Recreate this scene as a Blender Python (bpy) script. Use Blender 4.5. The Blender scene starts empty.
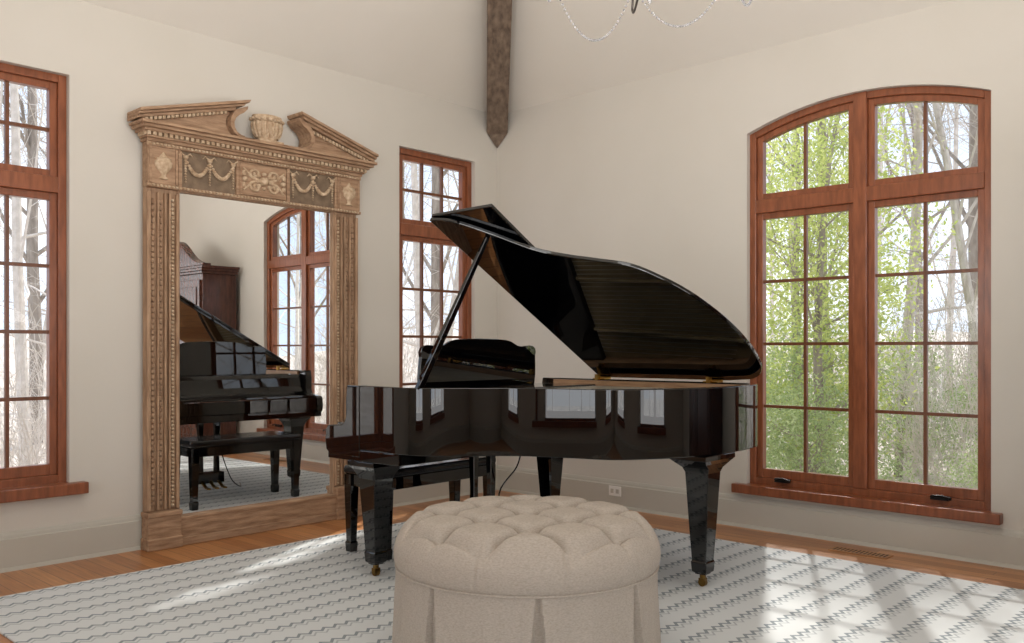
import bpy, bmesh, math, random
from mathutils import Vector, Matrix
random.seed(7)
C = bpy.context.scene.collection
PI = math.pi
try: bpy.context.scene.view_settings.view_transform = 'Standard'
except Exception: pass
def R(d): return math.radians(d)
def hexc(h):
    h = h.lstrip('#'); o = []
    for i in (0, 2, 4):
        c = int(h[i:i+2], 16) / 255
        o.append(c / 12.92 if c <= .04045 else ((c + .055) / 1.055) ** 2.4)
    return (o[0], o[1], o[2], 1)
# ------------------------------------------------------------------ materials
def newmat(name):
    m = bpy.data.materials.new(name); m.use_nodes = True
    nt = m.node_tree; b = nt.nodes['Principled BSDF']
    return m, nt, b
def M(name, c1, c2=None, rough=.5, metal=0, scale=8, stretch=(1, 1, 1), bump=0, bscale=None, coat=0, detail=4, lo=.3, hi=.7, spec=None):
    m, nt, b = newmat(name)
    c1 = hexc(c1); c2 = hexc(c2) if c2 else tuple(x * .9 for x in c1[:3]) + (1,)
    tc = nt.nodes.new('ShaderNodeTexCoord'); mp = nt.nodes.new('ShaderNodeMapping')
    mp.inputs['Scale'].default_value = stretch
    nt.links.new(tc.outputs['Object'], mp.inputs['Vector'])
    n = nt.nodes.new('ShaderNodeTexNoise'); n.inputs['Scale'].default_value = scale; n.inputs['Detail'].default_value = detail
    nt.links.new(mp.outputs[0], n.inputs['Vector'])
    r = nt.nodes.new('ShaderNodeValToRGB')
    r.color_ramp.elements[0].position = lo; r.color_ramp.elements[0].color = c1
    r.color_ramp.elements[1].position = hi; r.color_ramp.elements[1].color = c2
    nt.links.new(n.outputs['Fac'], r.inputs['Fac']); nt.links.new(r.outputs['Color'], b.inputs['Base Color'])
    b.inputs['Roughness'].default_value = rough; b.inputs['Metallic'].default_value = metal
    if spec is not None: b.inputs['Specular IOR Level'].default_value = spec
    if coat: b.inputs['Coat Weight'].default_value = coat; b.inputs['Coat Roughness'].default_value = .02
    if bump:
        n2 = nt.nodes.new('ShaderNodeTexNoise'); n2.inputs['Scale'].default_value = bscale or scale * 4; n2.inputs['Detail'].default_value = 3
        nt.links.new(mp.outputs[0], n2.inputs['Vector'])
        bp = nt.nodes.new('ShaderNodeBump'); bp.inputs['Strength'].default_value = bump; bp.inputs['Distance'].default_value = .01
        nt.links.new(n2.outputs['Fac'], bp.inputs['Height']); nt.links.new(bp.outputs[0], b.inputs['Normal'])
    return m
MT = {}
MT['wall'] = M('wall_paint', '#cec8be', '#cac4b9', .85, scale=1.5, bump=.03, bscale=60)
MT['ceil'] = M('ceiling_paint', '#dfd9cf', '#dbd5ca', .9, scale=1.5, bump=.03, bscale=60)
MT['base'] = M('trim_paint', '#bfbbb0', '#bab6aa', .5, scale=2)
MT['cherry'] = M('red_brown_wood', '#935637', '#744128', .28, scale=7, stretch=(6, 6, 1), bump=.05)
MT['muntin'] = M('warm_brown_wood', '#764629', '#5d3720', .35, scale=7, stretch=(6, 6, 1))
MT['pine'] = M('aged_pine_upright', '#b59476', '#86674d', .7, scale=10, stretch=(5, 5, .7), bump=.3, bscale=40, detail=6)
MT['pine_h'] = M('aged_pine_level', '#b59476', '#86674d', .7, scale=10, stretch=(5, .7, 5), bump=.3, bscale=40, detail=6)
MT['pine_dark'] = M('dark_pine_ground', '#85705a', '#6a5846', .8, scale=20, bump=.3)
MT['pine_pale'] = M('pale_carving', '#d2bb9e', '#a58768', .75, scale=40, bump=.3)
MT['beam'] = M('rough_beam', '#867362', '#594a3d', .85, scale=7, stretch=(.5, 4, 4), bump=.5)
MT['black'] = M('piano_black', '#030304', '#020203', .010, scale=3, spec=.75)
MT['satin'] = M('satin_black', '#151515', '#0e0e0e', .25, scale=6)
MT['leather'] = M('black_leather', '#1b1b1d', '#121214', .2, scale=40, bump=.05, bscale=150)
MT['inner'] = M('inner_rim_wood', '#a58260', '#836246', .4, scale=8, stretch=(1, 1, 8))
MT['gold'] = M('gold_plate', '#c6b48f', '#ae9b75', .4, .3, scale=10)
MT['string'] = M('steel_strings', '#ebe6da', '#d9d2c3', .3, .9, scale=5)
MT['brass'] = M('brass', '#b9914a', '#94713a', .3, 1, scale=20)
MT['brass_dark'] = M('aged_brass', '#8c6d3a', '#6d5430', .4, 1, scale=20)
MT['dark_metal'] = M('bronze_metal', '#1d1a18', '#120f0e', .4, .6, scale=20)
MT['grey_metal'] = M('grey_bronze_metal', '#5d5650', '#48423d', .35, .7, scale=20)
MT['linen'] = M('beige_linen', '#bfb5aa', '#aba195', .95, scale=110, stretch=(1, 1, 2.5), bump=.35, bscale=260, detail=6, spec=.2)
MT['mahog'] = M('mahogany', '#5c3427', '#3f2218', .25, scale=6, stretch=(5, 5, 1))
MT['white'] = M('white_plastic', '#eeece6', '#e6e4de', .4, scale=5)
MT['bark'] = M('pale_bark', '#d8d0c8', '#b0a69c', .95, scale=14, stretch=(1, 1, .3), bump=.4)
MT['bark2'] = M('grey_bark', '#aea49a', '#82786f', .95, scale=14, stretch=(1, 1, .3), bump=.4)
MT['twig'] = M('twig_bark', '#e5ddd6', '#c7beb5', .95, scale=14)
MT['ground'] = M('leaf_litter', '#dcd2c8', '#baad9f', 1, scale=3, bump=.5, bscale=12, detail=8)
MT['vent'] = M('vent_oak', '#b5875b', '#9b6d46', .45, scale=9)
MT['slot'] = M('slot_dark', '#5b4530', '#483523', .8)
def glassmat():
    m, nt, b = newmat('window_glass'); nt.nodes.remove(b)
    out = nt.nodes['Material Output']; t = nt.nodes.new('ShaderNodeBsdfTransparent'); g = nt.nodes.new('ShaderNodeBsdfGlossy')
    g.inputs['Roughness'].default_value = .02
    n = nt.nodes.new('ShaderNodeTexNoise'); n.inputs['Scale'].default_value = 2
    mr = nt.nodes.new('ShaderNodeMapRange'); mr.inputs['To Min'].default_value = .012; mr.inputs['To Max'].default_value = .025
    mx = nt.nodes.new('ShaderNodeMixShader'); nt.links.new(n.outputs['Fac'], mr.inputs['Value']); nt.links.new(mr.outputs[0], mx.inputs['Fac'])
    nt.links.new(t.outputs[0], mx.inputs[1]); nt.links.new(g.outputs[0], mx.inputs[2]); nt.links.new(mx.outputs[0], out.inputs['Surface'])
    return m
MT['glass'] = glassmat()
def mirrormat():
    m, nt, b = newmat('mirror_silver')
    n = nt.nodes.new('ShaderNodeTexNoise'); n.inputs['Scale'].default_value = 3
    r = nt.nodes.new('ShaderNodeValToRGB'); r.color_ramp.elements[0].color = (.94, .94, .93, 1); r.color_ramp.elements[1].color = (.97, .97, .96, 1)
    nt.links.new(n.outputs['Fac'], r.inputs['Fac']); nt.links.new(r.outputs[0], b.inputs['Base Color'])
    b.inputs['Metallic'].default_value = 1; b.inputs['Roughness'].default_value = 0.0
    return m
MT['mirror'] = mirrormat()
def crystalmat():
    m, nt, b = newmat('crystal')
    n = nt.nodes.new('ShaderNodeTexNoise'); n.inputs['Scale'].default_value = 60
    r = nt.nodes.new('ShaderNodeValToRGB'); r.color_ramp.elements[0].color = (.50, .50, .51, 1); r.color_ramp.elements[1].color = (.85, .85, .86, 1)
    nt.links.new(n.outputs['Fac'], r.inputs['Fac']); nt.links.new(r.outputs[0], b.inputs['Base Color'])
    b.inputs['Transmission Weight'].default_value = .7; b.inputs['Roughness'].default_value = .05
    return m
MT['crystal'] = crystalmat()
def leafmat(name, c1, c2):
    m, nt, b = newmat(name); out = nt.nodes['Material Output']
    n = nt.nodes.new('ShaderNodeTexNoise'); n.inputs['Scale'].default_value = 4
    tc = nt.nodes.new('ShaderNodeTexCoord'); nt.links.new(tc.outputs['Object'], n.inputs['Vector'])
    r = nt.nodes.new('ShaderNodeValToRGB'); r.color_ramp.elements[0].position = .35; r.color_ramp.elements[1].position = .65
    r.color_ramp.elements[0].color = hexc(c1); r.color_ramp.elements[1].color = hexc(c2)
    nt.links.new(n.outputs['Fac'], r.inputs['Fac']); nt.links.new(r.outputs[0], b.inputs['Base Color']); b.inputs['Roughness'].default_value = .5
    t = nt.nodes.new('ShaderNodeBsdfTranslucent'); nt.links.new(r.outputs[0], t.inputs['Color'])
    mx = nt.nodes.new('ShaderNodeMixShader'); mx.inputs['Fac'].default_value = .5
    nt.links.new(b.outputs[0], mx.inputs[1]); nt.links.new(t.outputs[0], mx.inputs[2]); nt.links.new(mx.outputs[0], out.inputs['Surface'])
    return m
MT['leaf'] = leafmat('yellow_green_leaf', '#a6b661', '#dde395')
MT['leaf2'] = leafmat('mid_green_leaf', '#96a971', '#c8d4a2')
def floormat():
    m, nt, b = newmat('oak_planks')
    tc = nt.nodes.new('ShaderNodeTexCoord'); br = nt.nodes.new('ShaderNodeTexBrick')
    nt.links.new(tc.outputs['Object'], br.inputs['Vector'])
    br.inputs['Scale'].default_value = 1; br.inputs['Brick Width'].default_value = 1.3; br.inputs['Row Height'].default_value = .085
    br.inputs['Mortar Size'].default_value = .0015; br.inputs['Bias'].default_value = 0
    br.inputs['Color1'].default_value = hexc('#bd8453'); br.inputs['Color2'].default_value = hexc('#9a6236'); br.inputs['Mortar'].default_value = hexc('#54321b')
    mp = nt.nodes.new('ShaderNodeMapping'); mp.inputs['Scale'].default_value = (2, 30, 1); nt.links.new(tc.outputs['Object'], mp.inputs['Vector'])
    n = nt.nodes.new('ShaderNodeTexNoise'); n.inputs['Scale'].default_value = 2; n.inputs['Detail'].default_value = 6; nt.links.new(mp.outputs[0], n.inputs['Vector'])
    mx = nt.nodes.new('ShaderNodeMix'); mx.data_type = 'RGBA'; mx.blend_type = 'OVERLAY'; mx.inputs[0].default_value = .5
    nt.links.new(br.outputs['Color'], mx.inputs[6]); nt.links.new(n.outputs['Fac'], mx.inputs[7])
    nt.links.new(mx.outputs[2], b.inputs['Base Color']); b.inputs['Roughness'].default_value = .28
    return m
MT['floor'] = floormat()
def rugmat():
    m, nt, b = newmat('zigzag_rug')
    tc = nt.nodes.new('ShaderNodeTexCoord'); sx = nt.nodes.new('ShaderNodeSeparateXYZ'); nt.links.new(tc.outputs['Object'], sx.inputs[0])
    def ma(op, a, bb=None, c=None):
        n = nt.nodes.new('ShaderNodeMath'); n.operation = op
        for i, v in enumerate((a, bb, c)):
            if v is None: continue
            if isinstance(v, (int, float)): n.inputs[i].default_value = v
            else: nt.links.new(v, n.inputs[i])
        return n.outputs[0]
    nz = nt.nodes.new('ShaderNodeTexNoise'); nz.inputs['Scale'].default_value = 9; nt.links.new(tc.outputs['Object'], nz.inputs['Vector'])
    X = ma('ADD', sx.outputs[0], ma('MULTIPLY', nz.outputs['Fac'], .010)); Y = sx.outputs[1]
    zig = ma('PINGPONG', Y, .030)                            # zigzag along each woven line
    s = ma('FRACT', ma('DIVIDE', ma('ADD', X, zig), .15))
    def at(c, hw): return ma('LESS_THAN', ma('ABSOLUTE', ma('SUBTRACT', s, c)), hw)
    fac = ma('ADD', ma('MULTIPLY', at(.18, .065), .74), ma('MULTIPLY', at(.40, .04), .42))
    mx = nt.nodes.new('ShaderNodeMix'); mx.data_type = 'RGBA'; nt.links.new(fac, mx.inputs[0])
    mx.inputs[6].default_value = hexc('#d1d4d4'); mx.inputs[7].default_value = hexc('#6d787f')
    nt.links.new(mx.outputs[2], b.inputs['Base Color']); b.inputs['Roughness'].default_value = 1; b.inputs['Specular IOR Level'].default_value = 0
    return m
MT['rug'] = rugmat()
# ------------------------------------------------------------------ mesh building
class MB:
    def __init__(s): s.v = []; s.f = []
    def add(s, vs, fs):
        o = len(s.v); s.v += [tuple(p) for p in vs]; s.f += [tuple(i + o for i in f) for f in fs]; return s
    def box(s, x0, x1, y0, y1, z0, z1):
        return s.add([(x0,y0,z0),(x1,y0,z0),(x1,y1,z0),(x0,y1,z0),(x0,y0,z1),(x1,y0,z1),(x1,y1,z1),(x0,y1,z1)],
                     [(0,3,2,1),(4,5,6,7),(0,1,5,4),(1,2,6,5),(2,3,7,6),(3,0,4,7)])
    def prism(s, poly, lo, hi, ax='xz'):
        n = len(poly)
        def P(p, e): return (p[0], e, p[1]) if ax == 'xz' else ((e, p[0], p[1]) if ax == 'yz' else (p[0], p[1], e))
        vs = [P(p, lo) for p in poly] + [P(p, hi) for p in poly]
        return s.add(vs, [tuple(range(n))[::-1], tuple(range(n, 2*n))] + [(i, (i+1) % n, n+(i+1) % n, n+i) for i in range(n)])
    def loft(s, secs):   # (z, hx, hy, cx, cy)
        vs = []; fs = []
        for q in secs:
            z, hx, hy = q[:3]; cx, cy = (q[3], q[4]) if len(q) > 3 else (0, 0)
            vs += [(cx-hx,cy-hy,z),(cx+hx,cy-hy,z),(cx+hx,cy+hy,z),(cx-hx,cy+hy,z)]
        for k in range(len(secs)-1):
            for i in range(4): fs.append((k*4+i, k*4+(i+1) % 4, k*4+4+(i+1) % 4, k*4+4+i))
        e = (len(secs)-1)*4; fs += [(3,2,1,0), (e,e+1,e+2,e+3)]
        return s.add(vs, fs)
    def tube(s, pts, r, n=8):
        pts = [Vector(p) for p in pts]; m = len(pts); rr = r if isinstance(r, (list, tuple)) else [r]*m
        vs = []; fs = []; u = None
        for i, p in enumerate(pts):
            t = (pts[min(i+1, m-1)] - pts[max(i-1, 0)]).normalized()
            if u is None:
                u = t.orthogonal().normalized()
            else:
                u = (u - t*u.dot(t)); u = u.normalized() if u.length > 1e-6 else t.orthogonal().normalized()
            w = t.cross(u)
            for k in range(n):
                a = 2*PI*k/n; vs.append(p + (u*math.cos(a) + w*math.sin(a))*rr[i])
        for i in range(m-1):
            for k in range(n): fs.append((i*n+k, i*n+(k+1) % n, (i+1)*n+(k+1) % n, (i+1)*n+k))
        fs += [tuple(range(n))[::-1], tuple(range((m-1)*n, m*n))]
        return s.add(vs, fs)
    def lathe(s, prof, n=24, c=(0,0,0), sx=1, sy=1):
        vs = []; fs = []; m = len(prof)
        for r, z in prof:
            for k in range(n):
                a = 2*PI*k/n; vs.append((c[0]+r*math.cos(a)*sx, c[1]+r*math.sin(a)*sy, c[2]+z))
        for i in range(m-1):
            for k in range(n): fs.append((i*n+k, i*n+(k+1) % n, (i+1)*n+(k+1) % n, (i+1)*n+k))
        fs += [tuple(range(n))[::-1], tuple(range((m-1)*n, m*n))]
        return s.add(vs, fs)
    def ball(s, c, r, n=8, m=5, sx=1, sy=1, sz=1):
        prof = [(max(r*math.sin(PI*i/m), r*.02), -r*math.cos(PI*i/m)*sz) for i in range(m+1)]
        return s.lathe(prof, n, c, sx, sy)
    def build(s, name, mat, parent=None, smooth=False, bevel=0, off=(0,0,0), fix=True, seg=2, warp=None, ang=40):
        me = bpy.data.meshes.new(name)
        vv = [warp(p) for p in s.v] if warp else s.v
        me.from_pydata([(x-off[0], y-off[1], z-off[2]) for x, y, z in vv], [], s.f)
        if fix:
            bm = bmesh.new(); bm.from_mesh(me); bmesh.ops.recalc_face_normals(bm, faces=bm.faces); bm.to_mesh(me); bm.free()
        if smooth:
            me.polygons.foreach_set('use_smooth', [True]*len(me.polygons))
            try: me.set_sharp_from_angle(angle=R(ang))
            except Exception: pass
        me.materials.append(mat); me.update()
        o = bpy.data.objects.new(name, me); C.objects.link(o)
        if parent: o.parent = parent
        if bevel:
            b = o.modifiers.new('bevel', 'BEVEL'); b.width = bevel; b.segments = seg; b.limit_method = 'ANGLE'; b.angle_limit = R(40)
        return o
def empty(name, loc=(0,0,0), rz=0):
    o = bpy.data.objects.new(name, None); C.objects.link(o); o.location = loc; o.rotation_euler = (0,0,rz); o.empty_display_size = .1; return o
def tag(o, label=None, cat=None, group=None, kind=None):
    if label: o['label'] = label
    if cat: o['category'] = cat
    if group: o['group'] = group
    if kind: o['kind'] = kind
    return o
def struct(o): o['kind'] = 'structure'; return o
def catmull(pts, n=6):
    out = []; P = [Vector(p) for p in pts]
    for i in range(len(P)-1):
        a = P[max(i-1,0)]; b = P[i]; c = P[i+1]; d = P[min(i+2, len(P)-1)]
        for k in range(n):
            t = k/n; out.append(.5*((2*b)+(c-a)*t+(2*a-5*b+4*c-d)*t*t+(3*b-a-3*c+d)*t**3))
    out.append(P[-1]); return out
# ------------------------------------------------------------------ room shell
WH = 3.18; SZ = 7.6; TH = .2
def wall(name, origin, rz, s0, s1, ops):
    mb = MB(); cur = s0
    for (a, b, z0, z1, rise) in sorted(ops):
        mb.prism([(cur,-.1),(a,-.1),(a,WH),(cur,WH)], 0, TH)
        mb.prism([(a,-.1),(b,-.1),(b,z0),(a,z0)], 0, TH)
        n = 24 if rise else 1; pts = [(b,WH),(a,WH)]
        for k in range(n+1):
            t = k/n; pts.append((a+(b-a)*t, z1+rise*(1-(2*t-1)**2)))
        mb.prism(pts, 0, TH); cur = b
    mb.prism([(cur,-.1),(s1,-.1),(s1,WH),(cur,WH)], 0, TH)
    o = mb.build(name, MT['wall']); o.location = origin; o.rotation_euler = (0,0,rz); return struct(o)
def make_window(idx, origin, rz, s0, s1, z0, z1, rise, nunits, cols, rt, rl, zt, sill, crank=False):
    sm = (s0+s1)/2; hw = (s1-s0)/2
    loc = Vector(origin) + Matrix.Rotation(rz, 3, 'Z') @ Vector((sm, 0, z0))
    root = empty('window_%d' % idx, loc, rz); struct(root); off = (sm, 0, z0)
    def top(s): return z1 + rise*(1-((s-sm)/hw)**2)
    N = 20 if rise else 1
    def band(mb, a, b, t0, t1, y0, y1):     # strip below the arch between a and b
        up = [(a+(b-a)*k/N, top(a+(b-a)*k/N)-t0) for k in range(N+1)]
        dn = [(a+(b-a)*k/N, top(a+(b-a)*k/N)-t1) for k in range(N+1)]
        mb.prism(dn + up[::-1], y0, y1)
    def post(mb, a, b, lo, hi, y0, y1):      # hi None -> under the arch
        if hi is None: mb.prism([(a,lo),(b,lo),(b,top(b)),(a,top(a))], y0, y1)
        else: mb.box(a, b, y0, y1, lo, hi)
    F = .045; fr = MB(); y0, y1 = .04, .15
    post(fr, s0, s0+F, z0, None, y0, y1); post(fr, s1-F, s1, z0, None, y0, y1)
    fr.box(s0+F, s1-F, y0, y1, z0, z0+.05); band(fr, s0+F, s1-F, 0, F, y0, y1)
    step = (s1-s0)/nunits
    for k in range(1, nunits):
        s = s0+step*k; post(fr, s-.042, s+.042, z0+.05, None, y0-.008, y1)
    fr.box(s0+F, s1-F, y0-.004, y1, zt-.045, zt+.045)
    fr.build('window_frame', MT['cherry'], root, bevel=.004, off=off)
    for k in range(nunits):
        a = s0+step*k + (F if k == 0 else .042); b = s0+step*(k+1) - (F if k == nunits-1 else .042)
        T = .04
        for part in (0, 1):
            sh = MB(); mu = MB(); pa = MB(); ya, yb = .06, .11; ym0, ym1 = .074, .098
            lo = z0+.05 if part == 0 else zt+.045; rows = rl if part == 0 else rt
            if part == 0:
                hi = zt-.045
                sh.box(a, a+T, ya, yb, lo, hi); sh.box(b-T, b, ya, yb, lo, hi); sh.box(a+T, b-T, ya, yb, lo, lo+.06); sh.box(a+T, b-T, ya, yb, hi-T, hi)
                ilo, ihi = lo+.06, hi-T
                pa.box(a+T-.005, b-T+.005, .084, .088, ilo-.005, ihi+.005)
            else:
                def arc(s): return top(s)-F
                sh.prism([(a,lo),(a+T,lo),(a+T,arc(a+T)),(a,arc(a))], ya, yb); sh.prism([(b-T,lo),(b,lo),(b,arc(b)),(b-T,arc(b-T))], ya, yb)
                sh.box(a+T, b-T, ya, yb, lo, lo+T); band(sh, a+T, b-T, F, F+T, ya, yb)
                ilo, ihi = lo+T, None
                pts = [(a+T-.005, ilo-.005), (b-T+.005, ilo-.005)] + [(b-T+.005-(b-a-2*T+.01)*q/N, arc(b-T-(b-a-2*T)*q/N)-T+.005) for q in range(N+1)]
                pa.prism(pts, .084, .088)
            sh.build('sash', MT['cherry'], root, bevel=.003, off=off)
            for c in range(1, cols):
                s = a+T+(b-a-2*T)*c/cols
                mu.box(s-.010, s+.010, ym0, ym1, ilo, ihi if ihi else top(s)-F-T)
            H = (ihi if ihi else top((a+b)/2)-F-T)
            for r_ in range(1, rows):
                z = ilo+(H-ilo)*r_/rows; mu.box(a+T, b-T, ym0+.001, ym1-.001, z-.010, z+.010)
            mu.build('muntin', MT['muntin'], root, off=off)
            pa.build('pane', MT['glass'], root, off=off)
        if crank:
            cm = (a+b)/2 + (-.13 if k == 0 else .1); zc = z0+.05
            cr = MB().box(cm-.05, cm+.05, .005, .039, zc-.014, zc+.009).tube([(cm-.04,.0,zc+.009),(cm+.02,-.012,zc+.015),(cm+.06,-.012,zc+.006)], .006, 8).ball((cm+.064,-.012,zc+.004), .010)
            cr.build('crank_handle', MT['dark_metal'], root, smooth=True, off=off)
    sl = MB().box(sill[0], sill[1], -.06, .045, sill[2], sill[3])
    sl.build('window_sill', MT['cherry'], root, bevel=.006, off=off)
    return root
OR = (0,0,0)
WR = [(2.335, 3.825, .285, 2.635, .14)]
WL = [(-1.07, -.262, .435, 2.745, 0), (-4.275, -3.47, .435, 2.745, 0)]
WB = [(1.6, 3.1, .4, 2.6, .13), (4.6, 6.1, .4, 2.6, .13)]
wall('wall_right', OR, 0, -TH, SZ, WR)
wall('wall_left', OR, PI/2, -SZ-TH, 0, WL)
wall('wall_back', (SZ,0,0), -PI/2, -TH, SZ+TH, WB)
wall('wall_front', (0,-SZ,0), PI, -SZ-TH, 0, [(-6.3,-4.8,.4,2.6,.13), (-3.2,-1.7,.4,2.6,.13)])
make_window(1, OR, 0, *WR[0], 2, 2, 1, 4, 2.145, (2.25, 3.885, .23, .29), True)
make_window(2, OR, PI/2, *WL[0], 1, 3, 2, 4, 2.12, (-1.15, -.19, .375, .44))
make_window(3, OR, PI/2, *WL[1], 1, 3, 2, 4, 2.12, (-4.37, -3.385, .375, .44))
make_window(4, (SZ,0,0), -PI/2, *WB[0], 2, 2, 1, 4, 2.1, (1.5, 3.2, .34, .405))
make_window(5, (SZ,0,0), -PI/2, *WB[1], 2, 2, 1, 4, 2.1, (4.5, 6.2, .34, .405))
make_window(6, (0,-SZ,0), PI, -6.3,-4.8,.4,2.6,.13, 2, 2, 1, 4, 2.1, (-6.4, -4.7, .34, .405))
make_window(7, (0,-SZ,0), PI, -3.2,-1.7,.4,2.6,.13, 2, 2, 1, 4, 2.1, (-3.3, -1.6, .34, .405))
fl = struct(MB().box(0, SZ, -SZ, 0, -.1, 0).build('floor', MT['floor']))
ci = 3.04; ch = WH+.73*ci
cm = MB().add([(0,0,WH),(SZ,0,WH),(SZ,-SZ,WH),(0,-SZ,WH),(ci,-ci,ch),(SZ-ci,-ci,ch),(SZ-ci,-SZ+ci,ch),(ci,-SZ+ci,ch)],
    [(0,1,5,4),(1,2,6,5),(2,3,7,6),(3,0,4,7),(4,5,6,7)])
struct(cm.build('ceiling', MT['ceil'], fix=False))
# unseen slab added outside the right wall to block the higher sun rays
struct(MB().box(-.3, SZ, .2, 1.2, 3.19, 3.27).build('sun_block_slab_1', MT['ceil']))
def baseboard(name, origin, rz, s0, s1):
    mb = MB().prism([(-.022,0),(0,0),(0,.205),(-.008,.205),(-.014,.19),(-.016,.175),(-.022,.17)], s0, s1, 'yz')
    mb.prism([(-.034,0),(-.022,0),(-.022,.02),(-.028,.018)], s0, s1, 'yz')
    o = mb.build(name, MT['base']); o.location = origin; o.rotation_euler = (0,0,rz); struct(o)
baseboard('baseboard_right', OR, 0, 0, SZ)
baseboard('baseboard_left', OR, PI/2, -SZ, 0)
baseboard('baseboard_back', (SZ,0,0), -PI/2, 0, SZ)
baseboard('baseboard_front', (0,-SZ,0), PI, -SZ, 0)
# hip beam in the corner, its foot scribed to a blunt point where the two walls meet
bh = .088
bv = [(.02,0,2.885),(.02,0,3.17)]
for xd, zb, zt_ in ((.095,3.0,3.22),(.3,3.12,3.33),(4.15,5.09,5.30)):
    for sgn in (-1,1): bv += [(xd,sgn*bh,zb),(xd,sgn*bh,zt_)]
bf = [(0,2,3,1),(0,1,5,4),(0,4,2),(1,3,5),(2,6,7,3),(4,5,9,8),(2,4,8,6),(3,7,9,5),(6,10,11,7),(8,9,13,12),(6,8,12,10),(7,11,13,9),(10,12,13,11)]
bm_ = MB().add(bv,bf).build('ceiling_beam', MT['beam'], bevel=.008)
bm_.rotation_euler = (0,0,-PI/4)
tag(bm_, 'rough weathered timber beam rising from the room corner into the ceiling', 'beam')
# ------------------------------------------------------------------ rug
RZ = .012
rg = MB().box(.57, 5.14, -4.17, -.51, 0.0005, RZ).build('rug', MT['rug'], bevel=.004)
tag(rg, 'large pale grey woven rug with zigzag stripes under the piano', 'rug')
# ------------------------------------------------------------------ grand piano
TH_P = R(1.5); P1 = Vector((1.572,-2.525,RZ)); BW = 1.555
def pw(a, b): return P1 + Vector((a*math.cos(TH_P)-b*math.sin(TH_P), a*math.sin(TH_P)+b*math.cos(TH_P), 0))
pn = empty('grand_piano', P1, TH_P)
tag(pn, 'glossy black grand piano with its lid propped open', 'piano')
ctl = [(0,-.12),(.18,-.12),(.32,-.12),(.45,-.08),(.6,.05),(.757,.205),(.9,.28),(1.05,.335),(1.213,.40),(1.32,.52),(1.403,.666),(1.46,.85),(1.49,1.05),(1.487,1.25),(1.452,1.42),(1.37,1.525),(1.23,BW),(.8,BW),(.4,BW),(0,BW)]
def offset(pl, d):
    o = []
    for i, p in enumerate(pl):
        t = (pl[min(i+1,len(pl)-1)]-pl[max(i-1,0)]).normalized(); o.append(p+Vector((-t.y,t.x))*d)
    return o
LIDO = [Vector((p.x,p.y)) for p in catmull([(x,y,0) for x,y in ctl], 8)]
OUT = offset(LIDO, .012)
def ringwall(pa, pb, z0, z1):
    n = len(pa); vs = []; fs = []
    for p, q in zip(pa, pb): vs += [(p.x,p.y,z0),(p.x,p.y,z1),(q.x,q.y,z1),(q.x,q.y,z0)]
    for i in range(n-1):
        for k in range(4): fs.append((i*4+k, i*4+(k+1)%4, i*4+4+(k+1)%4, i*4+4+k))
    fs += [(0,1,2,3), tuple((n-1)*4+k for k in (3,2,1,0))]
    return MB().add(vs, fs)
ZT = .995; ZB = .665
IN1 = offset(OUT, .04); IN2 = offset(OUT, .075)
ringwall(OUT, IN1, ZB, ZT).build('rim', MT['black'], pn, smooth=True, bevel=.004)
ringwall(IN1, IN2, ZB+.02, ZT-.008).build('inner_rim', MT['inner'], pn, smooth=True)
pl = [p for p in IN2 if p.x > .28]
MB().prism([(p.x,p.y) for p in pl], .905, .925, 'xy').build('iron_plate', MT['gold'], pn)
def xmax(b):      # how far the inside reaches along a at this b
    c = []
    for p, q in zip(IN2[:-1], IN2[1:]):
        if (p.y-b)*(q.y-b) <= 0 and p.y != q.y: c.append(p.x+(q.x-p.x)*(b-p.y)/(q.y-p.y))
    return max(c) if c else .5
for b0 in (.12,.5,.9,1.25):
    x1 = xmax(b0+.1)-.06
    MB().tube([(.33,b0,.94),(max(x1,.5),b0+.1,.94)], .014, 8).build('plate_strut', MT['gold'], pn, smooth=True)
st = MB()
for i in range(50):
    b0 = .02+1.38*i/49; x1 = xmax(b0+.05)-.1
    st.tube([(.36,b0,.955),(max(x1,.45),b0+.05,.955)], .0028, 4)
tag(st.build('strings', MT['string'], pn), kind='stuff')
MB().box(.03,.34,-.04,BW-.09,.93,.965).build('music_shelf', MT['black'], pn, bevel=.003)
arm = [(0,ZT),(-.105,ZT),(-.115,.93),(-.115,.83),(-.13,.80),(-.16,.788),(-.265,.78),(-.285,.76),(-.292,.70),(-.285,.65),(-.25,.625),(0,.625)]
for y0 in (-.108, BW-.072):
    MB().prism(arm, y0, y0+.06).build('arm', MT['black'], pn, bevel=.006)
MB().box(-.27,.3,-.105,BW-.015,.605,.664).build('key_bed', MT['black'], pn, bevel=.004)
MB().box(-.285,-.262,-.046,BW-.074,.665,.765).build('key_slip', MT['black'], pn, bevel=.003)
MB().prism([(.02,.965),(-.035,.96),(-.06,.93),(-.075,.86),(-.1,.815),(-.15,.797),(-.265,.79),(-.268,.77),(.02,.77)], -.046, BW-.074).build('fallboard', MT['black'], pn, bevel=.004)
# lid
PHI = R(29.5); HY, HZ = BW+.01, 1.0
def lidp(a, b, n=0):
    d = HY-b; return (a, HY-d*math.cos(PHI)+n*math.sin(PHI), HZ+d*math.sin(PHI)+n*math.cos(PHI))
A0 = .30
edge = [(A0,-.122)] + [(p.x,p.y) for p in LIDO if p.x > A0+.01 and p.y < BW-.003] + [(1.2,HY),(A0,HY)]
def slab(poly, n0, n1):
    n = len(poly); f0 = n0 if callable(n0) else (lambda a: n0); f1 = n1 if callable(n1) else (lambda a: n1)
    vs = [lidp(a,b,f0(a)) for a,b in poly]+[lidp(a,b,f1(a)) for a,b in poly]
    return MB().add(vs, [tuple(range(n)), tuple(range(n,2*n))[::-1]]+[(i,(i+1)%n,n+(i+1)%n,n+i) for i in range(n)])
slab(edge, .004, .024).build('lid', MT['black'], pn, bevel=.004)
sl_ = math.tan(R(1.5))
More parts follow.
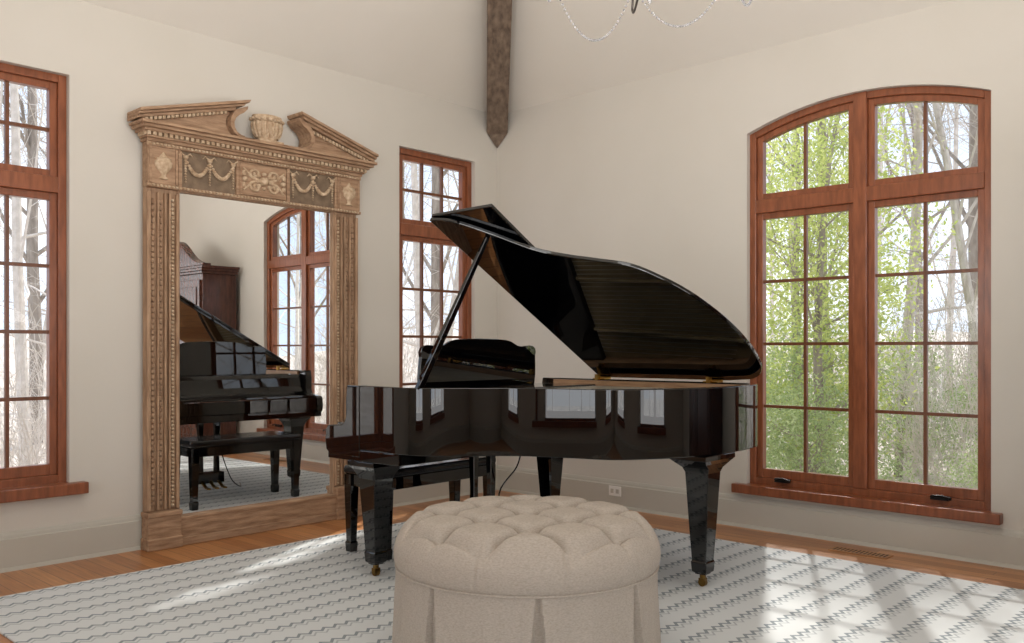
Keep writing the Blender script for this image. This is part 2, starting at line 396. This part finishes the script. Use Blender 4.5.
flap = [(A0,-.122),(A0+.41,-.122),(A0+.41,HY-.01),(A0,HY-.01)]
slab(flap, lambda a: .028+(a-A0)*sl_, lambda a: .048+(a-A0)*sl_).build('lid_flap', MT['black'], pn, bevel=.004)
q0 = Vector((.41,-.075,.985)); q1 = Vector(lidp(.552,.063,.002)); dd = (q1-q0).normalized(); u_ = dd.cross(Vector((1,0,0))).normalized(); w_ = dd.cross(u_)
vs = []
for q, h in ((q0,.018),(q0.lerp(q1,.5),.016),(q1,.012)):
    for sx, sy in ((-1,-1),(1,-1),(1,1),(-1,1)): vs.append(q+u_*sx*h+w_*sy*h*.75)
MB().add(vs, [(0,1,2,3),(8,9,10,11)]+[(k*4+i,k*4+(i+1)%4,k*4+4+(i+1)%4,k*4+4+i) for k in (0,1) for i in range(4)]).build('lid_prop', MT['black'], pn, bevel=.003)
for a in (.34, 1.114):
    h_ = MB().box(a-.045,a+.045,BW-.06,BW-.01,ZT,ZT+.006).tube([(a-.05,BW-.005,ZT+.008),(a+.05,BW-.005,ZT+.008)], .008, 10)
    h_.box(a-.012,a+.012,BW-.085,BW-.06,ZT-.005,ZT+.03)
    h_.build('lid_hinge', MT['brass'], pn, smooth=True)
# music desk
half = [(0,.278),(.12,.276),(.20,.272),(.25,.263),(.285,.248),(.31,.238),(.345,.233),(.385,.237),(.42,.24),(.45,.236),(.472,.222),(.48,.20),(.475,.175),(.48,.12),(.482,.06),(.475,0)]
DC = .72
ap = [(DC-b, z) for b, z in half[::-1]]+[(DC+b, z) for b, z in half[1:]]
ln = R(2.5); vs = []; n = len(ap)
for t in (0, .022):
    for b, z in ap: vs.append((.05+z*math.sin(ln)+t, b, .965+z*math.cos(ln)))
MB().add(vs, [tuple(range(n)), tuple(range(n,2*n))[::-1]]+[(i,(i+1)%n,n+(i+1)%n,n+i) for i in range(n)]).build('music_desk', MT['black'], pn, bevel=.004)
def leg(cx, cy, kx, ky, dz):
    secs = [(.664-dz,kx,ky),(.64-dz,kx,ky),(.62-dz,kx*.86,ky*.8),(.595-dz,.074,.074),(.57-dz,.064,.064),(.3,.050,.050),(.13,.040,.040),(.125,.044,.044),(.075,.040,.040),(.068,.03,.03),(.062,.028,.028)]
    o = MB().loft([(z,a,b,cx,cy) for z,a,b in secs]).build('leg', MT['black'], pn, bevel=.004)
    c = MB().lathe([(.016,.038),(.016,.064)], 12, (cx,cy,0)); c.box(cx-.014,cx+.014,cy-.018,cy-.015,.018,.042); c.box(cx-.014,cx+.014,cy+.015,cy+.018,.018,.042)
    c.build('caster', MT['brass_dark'], o, smooth=True)
    w2 = MB().tube([(cx,cy-.012,.02),(cx,cy+.012,.02)], .02, 16); w2.build('caster_wheel', MT['brass_dark'], o, smooth=True)
leg(0.0, 0.0, .105, .105, .06); leg(0.0, 1.434, .105, .105, .06); leg(1.375, .955, .10, .15, 0)
# pedal lyre
ly = MB()
for b in (.63,.77): ly.loft([(.605,.022,.022,.1,b),(.4,.017,.017,.1,b),(.17,.02,.02,.1,b)])
ly.box(.06,.15,.58,.82,.085,.17)
lyo = ly.build('pedal_lyre', MT['black'], pn, bevel=.004)
for b in (.63,.70,.77):
    MB().prism([(-.06,.05),(.0,.055),(.07,.1),(.07,.11),(-.0,.067),(-.06,.062)], b-.014, b+.014).build('pedal', MT['brass'], lyo, bevel=.003)
MB().tube(catmull([(.24,.88,.61),(.22,.86,.5),(.12,.82,.34),(.1,.9,.1),(.2,1.04,.006),(.4,1.14,.006)], 6), .0045, 6).build('power_cord', MT['satin'], pn, smooth=True)
# ------------------------------------------------------------------ bench
bc = pw(-.39,.69); bn = empty('piano_bench', bc, TH_P)
tag(bn, 'black piano bench with padded seat tucked under the keyboard', 'bench')
MB().box(-.19,.19,-.46,.46,.455,.505).build('seat', MT['leather'], bn, bevel=.018, seg=4)
MB().box(-.172,.172,-.44,.44,.385,.455).build('apron', MT['black'], bn, bevel=.004)
for sx in (-1,1):
    for sy in (-1,1):
        MB().loft([(.455,.03,.03,sx*.155,sy*.423),(.36,.03,.03,sx*.155,sy*.423),(.06,.022,.022,sx*.155,sy*.423),(.055,.027,.027,sx*.155,sy*.423),(0,.024,.024,sx*.155,sy*.423)]).build('leg', MT['black'], bn, bevel=.003)
# ------------------------------------------------------------------ ottoman
ot = empty('ottoman', (2.93,-2.85,RZ), R(43.2))
tag(ot, 'round button-tufted beige linen ottoman with pleated skirt', 'ottoman')
S = .315
def puff(x, y):
    p = abs(math.sin(PI*(x+y)/S)); q = abs(math.sin(PI*(x-y)/S))
    return (1-(1-p)**4)*(1-(1-q)**4)
prof = catmull([(0,.520,0),(.15,.520,0),(.3,.519,0),(.405,.513,0),(.470,.493,0),(.506,.452,0),(.515,.41,0),(.512,.378,0),(.503,.357,0)], 16)
NA = 440; vs = []; fs = []
for i, p in enumerate(prof):
    for k in range(NA):
        a = 2*PI*k/NA; r = p.x; x = r*math.cos(a); y = r*math.sin(a); z = p.y
        fd = max(0, min(1, (.512-r)/.08)) if p.y > .45 else 0
        dp = math.exp(-((1-abs(math.cos(PI*(x+y)/S)))**2+(1-abs(math.cos(PI*(x-y)/S)))**2)/.05)
        z += (.048*puff(x, y)-.012-.012*dp)*fd
        if p.y > .362:
            gr = abs(math.sin(a*5+.3)); g = max(0, 1-gr/.09)
            e = max(0, min(1, (r-.44)/.05)); x *= 1-.012*g*e; y *= 1-.012*g*e; z -= .007*g*e
        vs.append((x,y,z))
for i in range(len(prof)-1):
    for k in range(NA): fs.append((i*NA+k, i*NA+(k+1)%NA, (i+1)*NA+(k+1)%NA, (i+1)*NA+k))
fs.append(tuple((len(prof)-1)*NA+k for k in range(NA)))
MB().add(vs, fs).build('cushion', MT['linen'], ot, smooth=True, ang=80)
for i in range(-4,5):
    for j in range(-4,5):
        x = S*(i+j)/2; y = S*(i-j)/2
        if math.hypot(x,y) < .40:
            MB().ball((x,y,.504 if math.hypot(x,y) < .3 else .500), .019, 12, 6, sz=.6).build('button', MT['linen'], ot, smooth=True)
tor = MB(); tor.tube([(.506*math.cos(2*PI*k/96), .506*math.sin(2*PI*k/96), .357) for k in range(97)], .0045, 8); tor.build('piping', MT['linen'], ot, smooth=True)
NS = 720; NZ = 18; vs = []; fs = []
for j in range(NZ+1):
    t = j/NZ; z = .356-(.356-.004)*t
    for k in range(NS):
        a = 2*PI*k/NS; d = (a-(R(-90)+.06)+PI/8) % (PI/4)-PI/8
        w = .006+.065*t; r = .503+.006*t
        ad = abs(d)
        if ad < w: r -= (.010+.022*t)
        elif ad < w+.012: r += -(.010+.022*t)+((ad-w)/.012)*(.014+.032*t)
        elif ad < w+.10: r += (.004+.010*t)*(1-(ad-w-.012)/.088)
        r += .005*math.sin(a*17+1)*t*t+.002*math.sin(a*43)*t
        vs.append((r*math.cos(a), r*math.sin(a), z))
for j in range(NZ):
    for k in range(NS): fs.append((j*NS+k, j*NS+(k+1)%NS, (j+1)*NS+(k+1)%NS, (j+1)*NS+k))
MB().add(vs, fs).build('skirt', MT['linen'], ot, smooth=True)
# ------------------------------------------------------------------ tall carved mirror
mr = empty('standing_mirror', (.035,-2.30,0))
tag(mr, 'tall carved pine mirror with broken pediment against the left wall', 'mirror')
PM = MT['pine']; PH = MT['pine_h']
def wz(p):
    x, y, z = p
    if z > 2.12: z = 2.155+(z-2.12)*.84
    elif z > 1.9: z += .035*(z-1.9)/.22
    return (x, y, z)
MB().box(.02,.03,-.60,.60,.17,2.14).build('mirror_glass', MT['mirror'], mr, warp=wz)
pb = MB().box(0,.075,-.6,.6,.02,.17).box(0,.085,-.6,.6,.0,.05).box(0,.08,-.6,.6,.155,.175)
for s in (-1,1):
    a, b = sorted((s*.57, s*.775)); pb.box(0,.095,a,b,0,.21); pb.box(0,.105,a-.006,b+.006,0,.07); pb.box(0,.102,a-.005,b+.005,.195,.225)
pb.build('plinth', PH, mr, bevel=.006)
for s in (-1,1):
    col = MB(); a, b = sorted((s*.572, s*.768)); col.box(0,.04,a,b,.225,2.13)
    for e, hw_ in ((.58,.008),(.628,.006),(.655,.006),(.70,.006),(.757,.011)): 
        y = s*e; col.box(.04,.066,y-hw_,y+hw_,.23,2.1)
    o = col.build('pilaster', PM, mr, bevel=.004, warp=wz)
    be = MB(); z = .25
    while z < 2.08:
        be.ball((.046, s*.604, z), .0115, 8, 4, sz=.9); z += .023
    be.build('bead_carving', MT['pine_pale'], o, smooth=True, warp=wz)
    for yy, rr_, sz_ in ((.678,.012,1.3),(.728,.015,1.1)):
        lf = MB(); z = .27
        while z < 2.06:
            lf.ball((.044, s*yy, z), rr_, 8, 4, sz=sz_); z += .033
        lf.build('leaf_carving', PM, o, smooth=True, warp=wz)
im = MB()
for s in (-1,1):
    a, b = sorted((s*.562, s*.575)); im.box(.03,.055,a,b,.17,2.13)
im.box(.03,.055,-.57,.57,2.115,2.13)
im.build('inner_moulding', PM, mr, bevel=.004, warp=wz)
# frieze
fz = MB().box(0,.06,-.77,.77,2.12,2.44)
fz.box(.06,.085,-.778,.778,2.12,2.145); fz.box(.06,.085,-.778,.778,2.41,2.44)
for y in (-.57,-.185,.185,.57): fz.box(.06,.078,y-.012,y+.012,2.145,2.41)
fz.box(.06,.075,-.17,.17,2.155,2.40)
for s in (-1,1):
    a, b = sorted((s*.585, s*.77)); fz.box(.06,.08,a,b,2.145,2.41)
    for y in (a+.012, b-.012): fz.box(.08,.09,y-.008,y+.008,2.15,2.405)
fz.build('frieze', PH, mr, bevel=.004, warp=wz)
for zz in (2.133, 2.425):
    bd = MB(); y = -.765
    while y < .766:
        bd.ball((.088,y,zz), .0105, 6, 4); y += .024
    bd.build('bead_carving', MT['pine_pale'], mr, smooth=True, warp=wz)
for s in (-1,1):
    a, b = sorted((s*.2, s*.556)); MB().box(.06,.064,a,b,2.147,2.408).build('frieze_panel', MT['pine_dark'], mr, warp=wz)
    sw = MB(); n = 2
    for g in range(n):
        for k in range(17):
            t = k/16; y = a+.02+(b-a-.04)*(g+t)/n; z = 2.355-.11*(1-(2*t-1)**2)
            sw.ball((.078,y,z), .009+.007*(1-(2*t-1)**2), 8, 4)
    for g in range(n+1):
        y = a+.02+(b-a-.04)*g/n
        for k in range(9): sw.ball((.075,y,2.34-.019*k), .011-.0006*k, 8, 4)
        sw.ball((.077,y,2.365), .018, 8, 5)
        for v in (-1,1): sw.tube([(.075,y,2.37),(.075,y+v*.03,2.395),(.075,y+v*.045,2.375)], [.006,.005,.003], 6)
    sw.build('swag_carving', MT['pine_pale'], mr, smooth=True, warp=wz)
    ur = MB().lathe([(.012,-.095),(.03,-.09),(.014,-.07),(.02,-.05),(.05,-.01),(.056,.025),(.046,.045),(.05,.055),(.03,.06),(.012,.085),(.004,.1)], 16, (.08,s*.677,2.275), sx=.5)
    ur.build('urn_carving', MT['pine_pale'], mr, smooth=True, warp=wz)
sc = MB()
def spiral(cy, cz, r0, turns, s, t):
    pts = []
    for k in range(28):
        q = k/27; a = t+s*q*turns*2*PI; r = r0*(1-q*.85); pts.append((.08,cy+r*math.cos(a),cz+r*math.sin(a)))
    return pts
for s in (-1,1):
    for v in (-1,1):
        sc.tube(spiral(s*.065,2.275+v*.05,.042,1.4,s*v,PI/2 if v<0 else -PI/2), .010, 6)
        sc.tube([(.08,s*.02,2.275),(.08,s*.09,2.275+v*.02),(.08,s*.15,2.275+v*.085)], [.012,.012,.006], 6)
        sc.ball((.08,s*.145,2.275+v*.045), .016, 8, 4, sz=1.5)
sc.ball((.08,0,2.275), .035, 12, 6)
for k in range(8): sc.ball((.08,.055*math.cos(k*PI/4),2.275+.055*math.sin(k*PI/4)), .016, 8, 4)
sc.ball((.08,-.14,2.275), .02, 8, 5); sc.ball((.08,.14,2.275), .02, 8, 5)
sc.build('scroll_carving', MT['pine_pale'], mr, smooth=True, warp=wz)
# cornice
cn = MB()
def cor(ext, z0, z1, x1): cn.box(0,x1,-ext,ext,z0,z1)
cor(.782,2.44,2.462,.095); cor(.79,2.462,2.478,.11); cor(.78,2.478,2.498,.10); cor(.815,2.498,2.518,.14); cor(.835,2.518,2.54,.165); cor(.85,2.54,2.562,.185)
co = cn.build('cornice', PH, mr, bevel=.004, warp=wz)
dn = MB()
for k in range(48):
    y = -.785+1.57*k/47; dn.box(.095,.13,y-.010,y+.010,2.474,2.5)
for s in (-1,1):
    for k in range(3): 
        x = .02+.034*k; a, b = sorted((s*.77, s*.805)); dn.box(x,x+.02,a,b,2.474,2.5)
dn.build('dentils', MT['pine_pale'], co, warp=wz)
for s in (-1,1):
    e = .055 if s > 0 else -.012
    pd = MB()
    def P(lst): return [(s*(y+(e if y < .5 else 0)), z) for y, z in lst]
    def line(y): return 2.57+(.86-y)*.318
    cv = [(.265,line(.24)-.03),(.285,2.715),(.293,2.68),(.29,2.645),(.275,2.61),(.25,2.585),(.215,2.572),(.21,2.562)]
    pd.prism(P([(.82,2.562),(.82,2.572),(.27,line(.24)-.01)]+cv), 0, .10, 'yz')
    po = pd.build('pediment', PH, mr, bevel=.004, warp=wz)
    rk = MB()
    for (o0,o1,x1,ye) in ((0,.022,.14,.24),(.022,.04,.165,.19),(.04,.062,.185,.165)):
        rk.prism(P([(.86,line(.86)+o0),(.86,line(.86)+o1),(ye,line(ye)+o1),(ye+.01,line(ye+.01)+o0)]), 0, x1, 'yz')
    inn = [(.165,line(.165)+.02),(.17,line(.165)-.005),(.195,2.755),(.225,2.735),(.25,2.705),(.262,2.67),(.26,2.635),(.245,2.605),(.215,2.585),(.19,2.58),(.19,2.565)]
    outr = [(.23,2.565),(.265,2.595),(.285,2.63),(.29,2.67),(.283,2.705),(.27,2.735),(.25,line(.24)+.004)]
    rk.prism(P(inn+outr), 0, .15, 'yz')
    rk.build('raking_cornice', PH, po, bevel=.003, warp=wz)
    dk = MB()
    for k in range(20):
        y = .80-.5*k/19; dk.prism([(s*(y-.009),line(y-.009)-.022),(s*(y+.009),line(y+.009)-.022),(s*(y+.009),line(y+.009)+.001),(s*(y-.009),line(y-.009)+.001)], .095, .13, 'yz')
    dk.build('dentils', MT['pine_pale'], po, warp=wz)
UC = .02; K = .84
ub = MB().box(0,.14,UC-.09,UC+.09,2.562,2.59).lathe([(r_*K*1.08,z_*K) for r_,z_ in [(.085,0),(.07,.012),(.075,.03),(.095,.07),(.106,.14),(.104,.16),(.098,.168),(.118,.178),(.122,.20),(.114,.21),(.112,.228),(.03,.232)]], 24, (.08,UC,2.59), sx=.7)
for k in range(18):
    a = 2*PI*k/18; ub.tube([(.08+q_*K*.8*math.cos(a),UC+q_*K*1.14*math.sin(a),2.59+z_*K) for q_,z_ in ((.077,.03),(.097,.07),(.108,.135),(.104,.165))], .009, 6)
    ub.ball((.08+.122*K*.76*math.cos(a),UC+.122*K*1.1*math.sin(a),2.59+.19*K), .011, 6, 4)
ub.build('centre_urn', MT['pine_pale'], mr, smooth=True, warp=wz)
# ------------------------------------------------------------------ outlet, vent
oe = empty('wall_outlet', (1.26,-.022,.125)); tag(oe, 'white electrical outlet in the baseboard behind the piano', 'outlet')
MB().box(-.056,.056,-.006,0,-.037,.037).build('cover_plate', MT['white'], oe, bevel=.003)
for s in (-1,1): MB().box(s*.024-.014,s*.024+.014,-.009,-.006,-.016,.016).build('socket', MT['base'], oe, bevel=.002)
ve = empty('floor_vent', (3.19,-.235,0)); tag(ve, 'slotted wooden floor vent below the arched window', 'vent')
MB().box(-.17,.17,-.055,.055,.0,.006).build('vent_frame', MT['vent'], ve, bevel=.002)
sb = MB()
for k in range(14): sb.box(-.15+.0225*k,-.14+.0225*k,-.038,.038,.006,.0068)
sb.build('slots', MT['slot'], ve)
# ------------------------------------------------------------------ armoire seen in the mirror
am = empty('armoire', (4.95,-.275,0)); tag(am, 'dark mahogany armoire with scrolled bonnet top reflected in the mirror', 'armoire')
MB().box(-.62,.62,-.2,.22,.12,2.05).build('body', MT['mahog'], am, bevel=.006)
for s in (-1,1):
    d = MB().box(min(s*.01,s*.58),max(s*.01,s*.58),-.222,-.2,.2,1.98)
    for (z0,z1) in ((.28,.95),(1.03,1.9)): d.box(min(s*.07,s*.52),max(s*.07,s*.52),-.232,-.222,z0,z1)
    do = d.build('door', MT['mahog'], am, bevel=.006)
    MB().ball((s*.04,-.24,1.05),.016,10,6).build('knob', MT['brass'], do, smooth=True)
    for y in (-.17,.19): MB().loft([(.12,.05,.05,s*.56,y*.9),(.06,.045,.045,s*.56,y*.9),(0,.035,.035,s*.56,y*.9)]).build('foot', MT['mahog'], am, bevel=.006)
MB().box(-.66,.66,-.23,.22,2.05,2.08).box(-.68,.68,-.245,.22,2.08,2.11).box(-.7,.7,-.25,.22,2.11,2.14).build('cornice', MT['mahog'], am, bevel=.006)
pts = [(-.68,2.14)]+[(x, 2.16+.3*math.exp(-((x)/.34)**2)) for x in [-.68+1.36*k/40 for k in range(41)]]+[(.68,2.14)]
MB().prism(pts,-.23,-.13).build('bonnet', MT['mahog'], am, bevel=.006)
# ------------------------------------------------------------------ chandelier
CZ = 2.79
cd = empty('chandelier', (2.97,-2.07,CZ)); tag(cd, 'crystal chandelier with swagged bead strands hanging above the piano', 'chandelier')
MB().lathe([(.012,.05),(.03,.08),(.012,.11),(.035,.14),(.02,.2),(.018,.34),(.05,.38),(.03,.45),(.01,.5)], 16).build('stem', MT['grey_metal'], cd, smooth=True)
MB().lathe([(.003,-.04),(.014,-.015),(.020,.01),(.012,.032),(.006,.05)], 12).build('crystal_finial', MT['crystal'], cd, smooth=True)
MB().tube([(0,0,.5),(0,0,ch-CZ)], .008, 8).build('hanging_rod', MT['grey_metal'], cd, smooth=True)
MB().lathe([(.07,ch-CZ-.03),(.07,ch-CZ)], 20).build('canopy', MT['grey_metal'], cd, smooth=True)
tips = []
for k in range(6):
    a = R(13.2)+k*PI/3; c, s = math.cos(a), math.sin(a)
    pr = catmull([(.02,.22,0),(.16,.18,0),(.34,.14,0),(.50,.12,0),(.57,.15,0),(.55,.21,0),(.52,.26,0)], 6)
    ao = MB().tube([(p.x*c,p.x*s,p.y) for p in pr], .006, 8).build('arm', MT['grey_metal'], cd, smooth=True)
    MB().lathe([(.012,.255),(.05,.27),(.052,.275),(.015,.28)], 16, (.52*c,.52*s,0)).build('drip_pan', MT['crystal'], ao, smooth=True)
    MB().lathe([(.012,.28),(.012,.37),(.004,.40)], 10, (.52*c,.52*s,0)).build('candle', MT['white'], ao, smooth=True)
    tips.append((.52*c,.52*s,.255))
def strand(p, q, dip, n):
    m = MB()
    for k in range(n+1):
        t = k/n; x = p[0]+(q[0]-p[0])*t; y = p[1]+(q[1]-p[1])*t; z = p[2]+(q[2]-p[2])*t-dip*(1-(2*t-1)**2)
        m.ball((x,y,z), .0068, 6, 4)
    m.build('bead_strand', MT['crystal'], cd, smooth=True)
dips = (.29,.25,.32,.27,.30,.28)
for k in range(6):
    strand(tips[k], tips[(k+1)%6], dips[k], 42)
    strand(tips[k], (0,0,.36), .16, 34)
    MB().lathe([(.002,-.06),(.012,-.04),(.008,-.015),(.002,0)], 8, tips[k]).build('crystal_drop', MT['crystal'], cd, smooth=True)
# ------------------------------------------------------------------ outdoors
def gz(x, y):
    d = math.hypot(max(0,-x), max(0,y)); return -.9+.085*min(d,32)+.15*math.sin(x*.7+1)*math.sin(y*.6)*min(1,d/4)
g = MB(); vs = []; fs = []; NG = 60
for i in range(NG+1):
    for j in range(NG+1):
        x = -45+80*i/NG; y = -30+80*j/NG; vs.append((x,y,gz(x,y)))
for i in range(NG):
    for j in range(NG): fs.append((i*(NG+1)+j,(i+1)*(NG+1)+j,(i+1)*(NG+1)+j+1,i*(NG+1)+j+1))
struct(g.add(vs,fs).build('ground', MT['ground'], smooth=True))
def rv(): return Vector((random.uniform(-1,1),random.uniform(-1,1),random.uniform(-1,1)))
def tree(mb, h, r, lv, n0=16, low=.18):
    def br(p, d, L, rad, lev):
        ns = 7 if lev == 0 else (4 if lev == 1 else 3); pts = [p.copy()]; rr = [rad]; dirs = [d]
        for i in range(ns):
            d = (d+rv()*(.07 if lev == 0 else .22)+Vector((0,0,.05))).normalized(); p = p+d*L/ns; pts.append(p.copy()); rr.append(rad*(1-.8*(i+1)/ns)); dirs.append(d)
        mb.tube(pts, rr, 8 if lev == 0 else (5 if lev == 1 else 3))
        if lev < lv:
            n = (n0, 7, 6)[lev]
            for k in range(n):
                t = low+(1-low)*(k+random.random())/n if lev == 0 else .25+.75*random.random()
                i = min(int(t*ns), ns-1); q = pts[i].lerp(pts[i+1], t*ns-i)
                nd = (dirs[i]*.55+rv().normalized()*.9+Vector((0,0,.25))).normalized()
                br(q, nd, L*random.uniform(.28,.48)*(1 if lev else (1.05-.5*t)), max(rr[i]*.36,.0045), lev+1)
    br(Vector((0,0,-.2)), Vector((random.uniform(-.08,.08),random.uniform(-.08,.08),1)).normalized(), h, r, 0)
protos = []
for sd, (h, r, mt) in enumerate(((11,.09,'bark'),(9,.06,'twig'),(12,.12,'bark2'))):
    random.seed(20+sd); mb = MB(); tree(mb, h, r, 3, 19); o = mb.build('bare_tree', MT[mt], smooth=True, fix=False); protos.append(o)
def put(pr, k, x, y, s, label, cat, group):
    o = pr[k]
    if o.get('label'):
        n = o.copy(); C.objects.link(n)
        for c in o.children:
            cc = c.copy(); C.objects.link(cc); cc.parent = n
        o = n
    o.location = (x,y,gz(x,y)); o.rotation_euler = (0,0,random.uniform(0,6.28)); o.scale = (s,s,s)
    tag(o, label, cat, group)
random.seed(5)
RT = [(.51,7.97),(.07,11.66),(1.0,9.8),(2.1,6.9),(-2.5,14.8),(-2.4,17.5),(-2.8,11.7),(-2.1,20.5),(.1,6.4),(-5.3,20.3),(-6,17),(0.4,15.5),(7,3.4),(9.2,3.9),(11.5,5.6),(8.3,5.2),(13.5,6.8),(10.4,7.4),(15,9),(17,8.2)]
for i, (x,y) in enumerate(RT): put(protos, i%3, x, y, random.uniform(.8,1.15), 'bare winter tree in the woodland beyond the arched window', 'tree', 'bare trees beyond the arched window')
LT = [(-4.5,-2.2),(-8.8,-.7),(-14.2,1.1),(-6.5,-1.2),(-11,-1.6),(-12,1.8),(-3.1,1.9),(-5.2,4.0),(-8.2,6.7),(-11.9,10),(-4.6,2.5),(-9.5,6.2),(-6.3,5.8),(-16,3)]
for i, (x,y) in enumerate(LT): put(protos, (i+1)%3, x, y, random.uniform(.75,1.1), 'bare winter tree beyond the windows of the left wall', 'tree', 'bare trees beyond the left wall')
# twiggy shrubs
sp = []
for sd in range(2):
    random.seed(40+sd); mb = MB()
    for k in range(34):
        p = Vector((random.uniform(-.3,.3),random.uniform(-.3,.3),-.05)); d = Vector((random.uniform(-.5,.5),random.uniform(-.5,.5),1)).normalized(); L = random.uniform(1.2,2.3); pts = [p]
        for i in range(5): d = (d+rv()*.15).normalized(); p = p+d*L/5; pts.append(p)
        mb.tube(pts, [.006,.005,.005,.004,.003,.002], 3)
        for m in range(14):
            i = random.randint(1,4); q = pts[i].lerp(pts[i+1], random.random()); dd = (d+rv()*.9).normalized(); mb.tube([q,q+dd*random.uniform(.2,.5)], [.0035,.002], 3)
    sp.append(mb.build('bare_shrub', MT['twig'], fix=False))
random.seed(9)
for i, (x,y) in enumerate([(2.7,4.2),(1.9,5.1),(3.1,6),(1.2,6.8),(2.4,8),(.2,9),(3.4,3.4),(1.5,8.6),(-.6,7.4),(-1,10),(6.5,2.6),(8,3.2),(9.5,5.4),(7.4,4.3)]): put(sp, i%2, x, y, random.uniform(.9,1.3), 'leafless twiggy shrub outside the arched window', 'shrub', 'twiggy shrubs outside the arched window')
for i, (x,y) in enumerate([(-3.2,-2.6),(-5,-1.9),(-3.8,.2),(-2.6,1.2),(-4,2.9),(-6.5,-.4),(-6,4.6),(-7.5,5)]): put(sp, i%2, x, y, random.uniform(.8,1.2), 'leafless twiggy shrub outside the left wall windows', 'shrub', 'twiggy shrubs outside the left wall')
# leafy evergreens
def leafy(n, rx, rz_, zc, size):
    mb = MB(); ncl = n//40
    for k in range(ncl):
        while True:
            d = rv()
            if .25 < d.length < 1: break
        w = 1+.25*math.sin(d.x*5+d.z*7)
        cc = Vector((d.x*rx*w, d.y*rx*w, zc+d.z*rz_)); sp_ = random.uniform(.1,.2)
        for q in range(40):
            c = cc+Vector((random.gauss(0,sp_),random.gauss(0,sp_),random.gauss(0,sp_*.8))); a = rv().normalized(); b = a.cross(rv()).normalized(); s = size*random.uniform(.6,1.2)
            mb.add([c-a*s, c+b*s*.5, c+a*s, c-b*s*.5], [(0,1,2,3)])
    return mb
lp = []
for mt, n, rx, rz_, zc, sz in (('leaf',13000,1.0,2.3,2.6,.027),('leaf2',7000,.9,1.0,1.05,.027)):
    random.seed(60+n); e = empty('leafy_tree' if mt == 'leaf' else 'leafy_shrub')
    leafy(n, rx, rz_, zc, sz).build('foliage', MT[mt], e, fix=False)
    tr = MB(); tree(tr, zc+rz_*.8, .07, 2, 12); tr.build('trunk', MT['bark2'], e, fix=False)
    lp.append(e)
random.seed(3)
for x, y, s in ((1.25,3.5,1.0),(.3,5.2,1.15),(6.9,4.6,1.0)):
    put(lp, 0, x, y, s, 'yellow-green leafy tree close outside the arched window', 'tree', 'leafy trees outside the arched window')
for x, y, s in ((1.7,2.6,.7),(.9,2.9,.8),(.5,4.3,1.0),(5,3.6,.8),(3.0,3.0,.5),(1.1,6.2,.9),(2.3,5.6,.7)):
    put(lp, 1, x, y, s, 'low green leafy shrub outside the arched window', 'shrub', 'green shrubs outside the arched window')
# ------------------------------------------------------------------ light
w = bpy.data.worlds.new('sky'); bpy.context.scene.world = w; w.use_nodes = True; nt = w.node_tree
bg = nt.nodes['Background']; tc = nt.nodes.new('ShaderNodeTexCoord'); n = nt.nodes.new('ShaderNodeTexNoise'); n.inputs['Scale'].default_value = 3.5; n.inputs['Detail'].default_value = 5
nt.links.new(tc.outputs['Generated'], n.inputs['Vector']); r = nt.nodes.new('ShaderNodeValToRGB')
r.color_ramp.elements[0].position = .42; r.color_ramp.elements[0].color = (.54,.66,.84,1); r.color_ramp.elements[1].position = .62; r.color_ramp.elements[1].color = (.92,.95,1,1)
nt.links.new(n.outputs['Fac'], r.inputs['Fac']); nt.links.new(r.outputs[0], bg.inputs['Color']); bg.inputs['Strength'].default_value = 1.6
def lamp(name, kind, loc, energy, size=None, sizey=None, target=None, color=(1,1,1)):
    l = bpy.data.lights.new(name, kind); l.energy = energy; l.color = color
    o = bpy.data.objects.new(name, l); C.objects.link(o); o.location = loc
    if size: l.shape = 'RECTANGLE'; l.size = size; l.size_y = sizey
    if target is not None: o.rotation_euler = (Vector(target)-Vector(loc)).to_track_quat('-Z','Y').to_euler()
    return o
s = lamp('sun', 'SUN', (-5,9,10), 5.5, target=(-5+.55,9-1.07,10-1), color=(1,.97,.92)); s.data.angle = R(1.6)
for nm, loc, tg in (('added_fill_back',(7.45,-2.35,1.55),(0,-2.35,1.6)),('added_fill_back',(7.45,-5.35,1.55),(0,-5.35,1.6)),('added_fill_front',(5.55,-7.45,1.55),(5.55,0,1.6)),('added_fill_front',(2.45,-7.45,1.55),(2.45,0,1.6))):
    lamp(nm, 'AREA', loc, 25, 1.4, 2.2, target=tg, color=(.985,.995,1))  # added fill lamps just inside the rear windows, boosting the daylight
lamp('added_fill_up', 'AREA', (3.9,-3.9,2.2), 108, 2.6, 2.6, target=(2.2,-2.2,5.6), color=(1,.995,.985))  # added upward fill without a fixture, brightens the ceiling for soft bounce
lamp('added_fill_down', 'AREA', (3.8,-3.8,5.3), 46, 2.4, 2.4, target=(3.8,-3.8,0), color=(1,.995,.985))  # added downward fill under the ceiling, no real fixture there
# ------------------------------------------------------------------ camera
cd_ = bpy.data.cameras.new('camera'); co_ = bpy.data.objects.new('camera', cd_); C.objects.link(co_)
co_.location = (5.254,-5.409,1.2); co_.rotation_euler = (PI/2,0,R(43.2)); cd_.sensor_fit = 'HORIZONTAL'; cd_.sensor_width = 36
cd_.lens = 36*886/1024; cd_.shift_y = 26.5/1024; cd_.clip_start = .05; cd_.clip_end = 300
bpy.context.scene.camera = co_
